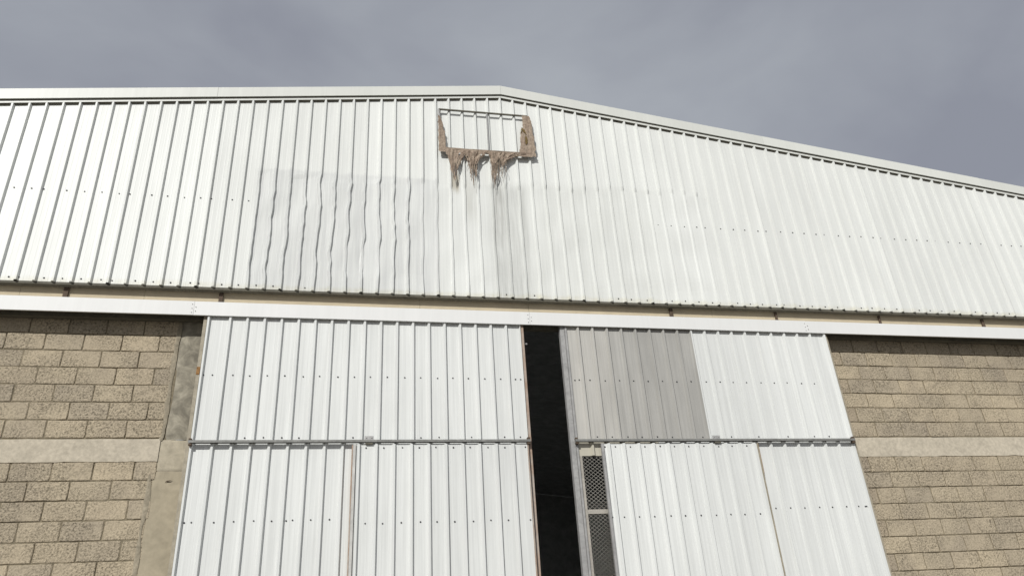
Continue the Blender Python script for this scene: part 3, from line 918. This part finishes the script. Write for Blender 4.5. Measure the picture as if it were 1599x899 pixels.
# ------------------------------------------------------------------ old sign frame with torn cloth
SY = 8.698
def S(px, py):
    """picture-plane reading of the frame, in metres on its own plane"""
    return None
fr = empty('sign_frame', P(2.05, 7.82, SY))
tag(fr, 'empty steel sign frame with torn brown cloth below the roof ridge', 'sign frame')
c00, c10, c01, c11 = P(1.245, 7.83, SY), P(2.86, 7.845, SY), P(1.235, 8.685, SY), P(2.80, 8.695, SY)
def tube(name, a, b, r, mat=M['girt']):
    mb = MB(); mb.bar(a, b, r, 4)
    return mb.build(name, mat, fr, a)
tube('frame_tube', c01, c11, .015); tube('frame_tube', c00, c10, .015); tube('frame_tube', c00, c01, .015, M['galv']); tube('frame_tube', c10, c11, .015)
a, b = P(2.075, 7.84, SY), P(2.075, 8.69, SY)
tube('middle_tube', a, b, .013, M['galv'])
for X, Z in ((1.26, 8.66), (1.26, 7.86), (2.075, 8.67), (2.78, 8.67), (2.83, 7.87)):
    p = P(X, Z, SY); q = (p[0], G - .001, p[2])
    tube('standoff', p, q, .010)

def cloth(name, outline_l, outline_r, mat, seed, ny=44, nx=26, amp=0.02, y=SY - .018, fray=0.0):
    """hanging strip: left and right outlines as (X,Z) lists from top to bottom, with creases, frayed foot and holes"""
    def along(pts, t):
        s = t * (len(pts) - 1); i = min(int(s), len(pts) - 2); u = s - i
        return (pts[i][0] * (1 - u) + pts[i + 1][0] * u, pts[i][1] * (1 - u) + pts[i + 1][1] * u)
    v, f = [], []
    for j in range(ny + 1):
        t = j / ny
        L_, R_ = along(outline_l, t), along(outline_r, t)
        for i in range(nx + 1):
            u = i / nx
            X = L_[0] * (1 - u) + R_[0] * u; Z = L_[1] * (1 - u) + R_[1] * u
            if fray: Z += fray * 1.3 * (noise.noise((u * 7, seed, 1)) + .6 * noise.noise((u * 19, seed, 2))) * max(0, t - .25)
            if i in (0, nx): X += .018 * noise.noise((t * 7, seed, u)) + .016 * noise.noise((t * 23, seed, u))
            p = P(X, Z, y)
            rg = lambda q: 1 - 2 * abs(noise.noise(q))
            fold = amp * (.8 * rg((u * 2.6 + seed, t * 1.1, 0)) + .55 * rg((u * 6 + t * 1.5 + seed, t * 1.9, 4)) + .3 * noise.noise((u * 15, t * 9, seed)))
            v.append((p[0], y - fold * .8 + .004, p[2]))
    for j in range(ny):
        for i in range(nx):
            if fray and noise.noise((i / nx * 8, j / ny * 4 + seed, 3)) > .50 - .75 * max(0, j / ny - .25): continue
            q = j * (nx + 1) + i
            f.append((q, q + 1, q + nx + 2, q + nx + 1))
    o = link(name, mesh(name, v, f), mat, fr, (0, 0, 0))
    sm = o.modifiers.new('thickness', 'SOLIDIFY'); sm.thickness = .002
    return o
# right flap, a broad wrapped board of cloth
tag(cloth('torn_cloth', [(2.70, 8.70), (2.72, 8.45), (2.655, 8.30), (2.64, 8.02), (2.60, 7.83)], [(2.835, 8.705), (2.865, 8.5), (2.885, 8.2), (2.895, 7.95), (2.90, 7.815)], M['cloth'], 1.3, amp=.010), 'broad brown flap wrapped round the right side')
# left flap
tag(cloth('torn_cloth', [(1.222, 8.56), (1.225, 8.30), (1.222, 8.05), (1.222, 7.80)], [(1.26, 8.52), (1.31, 8.30), (1.345, 8.08), (1.345, 7.79)], M['cloth'], 4.1, amp=.010), 'brown flap round the lower left corner')
# along the foot
cloth('torn_cloth', [(1.235, 7.87), (1.235, 7.775)], [(2.80, 7.885), (2.83, 7.80)], M['cloth'], 7.7, ny=5, nx=50, amp=.012)
tag(cloth('torn_cloth', [(1.31, 7.84), (1.37, 7.69), (1.405, 7.50), (1.44, 7.24)], [(1.72, 7.83), (1.62, 7.66), (1.54, 7.48), (1.485, 7.25)], M['cloth'], 2.9, amp=.022, fray=.12), 'longest hanging rag')
cloth('torn_cloth', [(1.62, 7.83), (1.69, 7.70), (1.73, 7.54), (1.75, 7.33)], [(2.07, 7.835), (1.93, 7.70), (1.86, 7.54), (1.83, 7.33)], M['cloth'], 5.5, amp=.03, fray=.3)
cloth('torn_cloth', [(2.06, 7.83), (2.085, 7.66), (2.095, 7.48), (2.11, 7.27)], [(2.30, 7.84), (2.23, 7.68), (2.20, 7.50), (2.165, 7.29)], M['cloth'], 8.6, amp=.03, fray=.35)
cloth('torn_cloth', [(2.18, 7.84), (2.24, 7.75), (2.27, 7.66), (2.26, 7.56)], [(2.74, 7.86), (2.58, 7.80), (2.44, 7.72), (2.34, 7.62)], M['cloth'], 3.3, amp=.025, fray=.2)
# threads
rt = random.Random(9)
th = MB()
for k in range(34):
    X = rt.choice((1.78, 2.15, 2.2, 2.26, 1.74)) + rt.uniform(-.05, .09); Z = rt.uniform(7.60, 7.80)
    p = Vector(P(X, Z, SY - .02 + rt.uniform(-.02, .02)))
    for s in range(4):
        q = p + Vector((rt.uniform(-.025, .03), rt.uniform(-.012, .012), -rt.uniform(.03, .09)))
        th.bar(p, q, rt.uniform(.0018, .0042), 4); p = q
tag(th.build('loose_threads', M['cloth'], fr), kind='stuff')
for L_, R_, sd_ in (([(2.690, 8.44), (2.655, 8.33)], [(2.702, 8.44), (2.675, 8.32)], 1.1), ([(2.685, 8.40), (2.705, 8.355), (2.755, 8.30)], [(2.70, 8.415), (2.74, 8.375), (2.77, 8.28)], 6.1), ([(2.742, 8.26), (2.735, 8.16), (2.728, 8.08)], [(2.765, 8.25), (2.775, 8.15), (2.765, 8.07)], 9.1)):
    cloth('mould_patch', L_, R_, M['cloth_dark'], sd_, ny=10, nx=4, amp=.004, y=SY - .034, fray=.03)

# ------------------------------------------------------------------ render settings
scene.render.engine = 'CYCLES'
scene.cycles.max_bounces = 6
scene.cycles.diffuse_bounces = 4
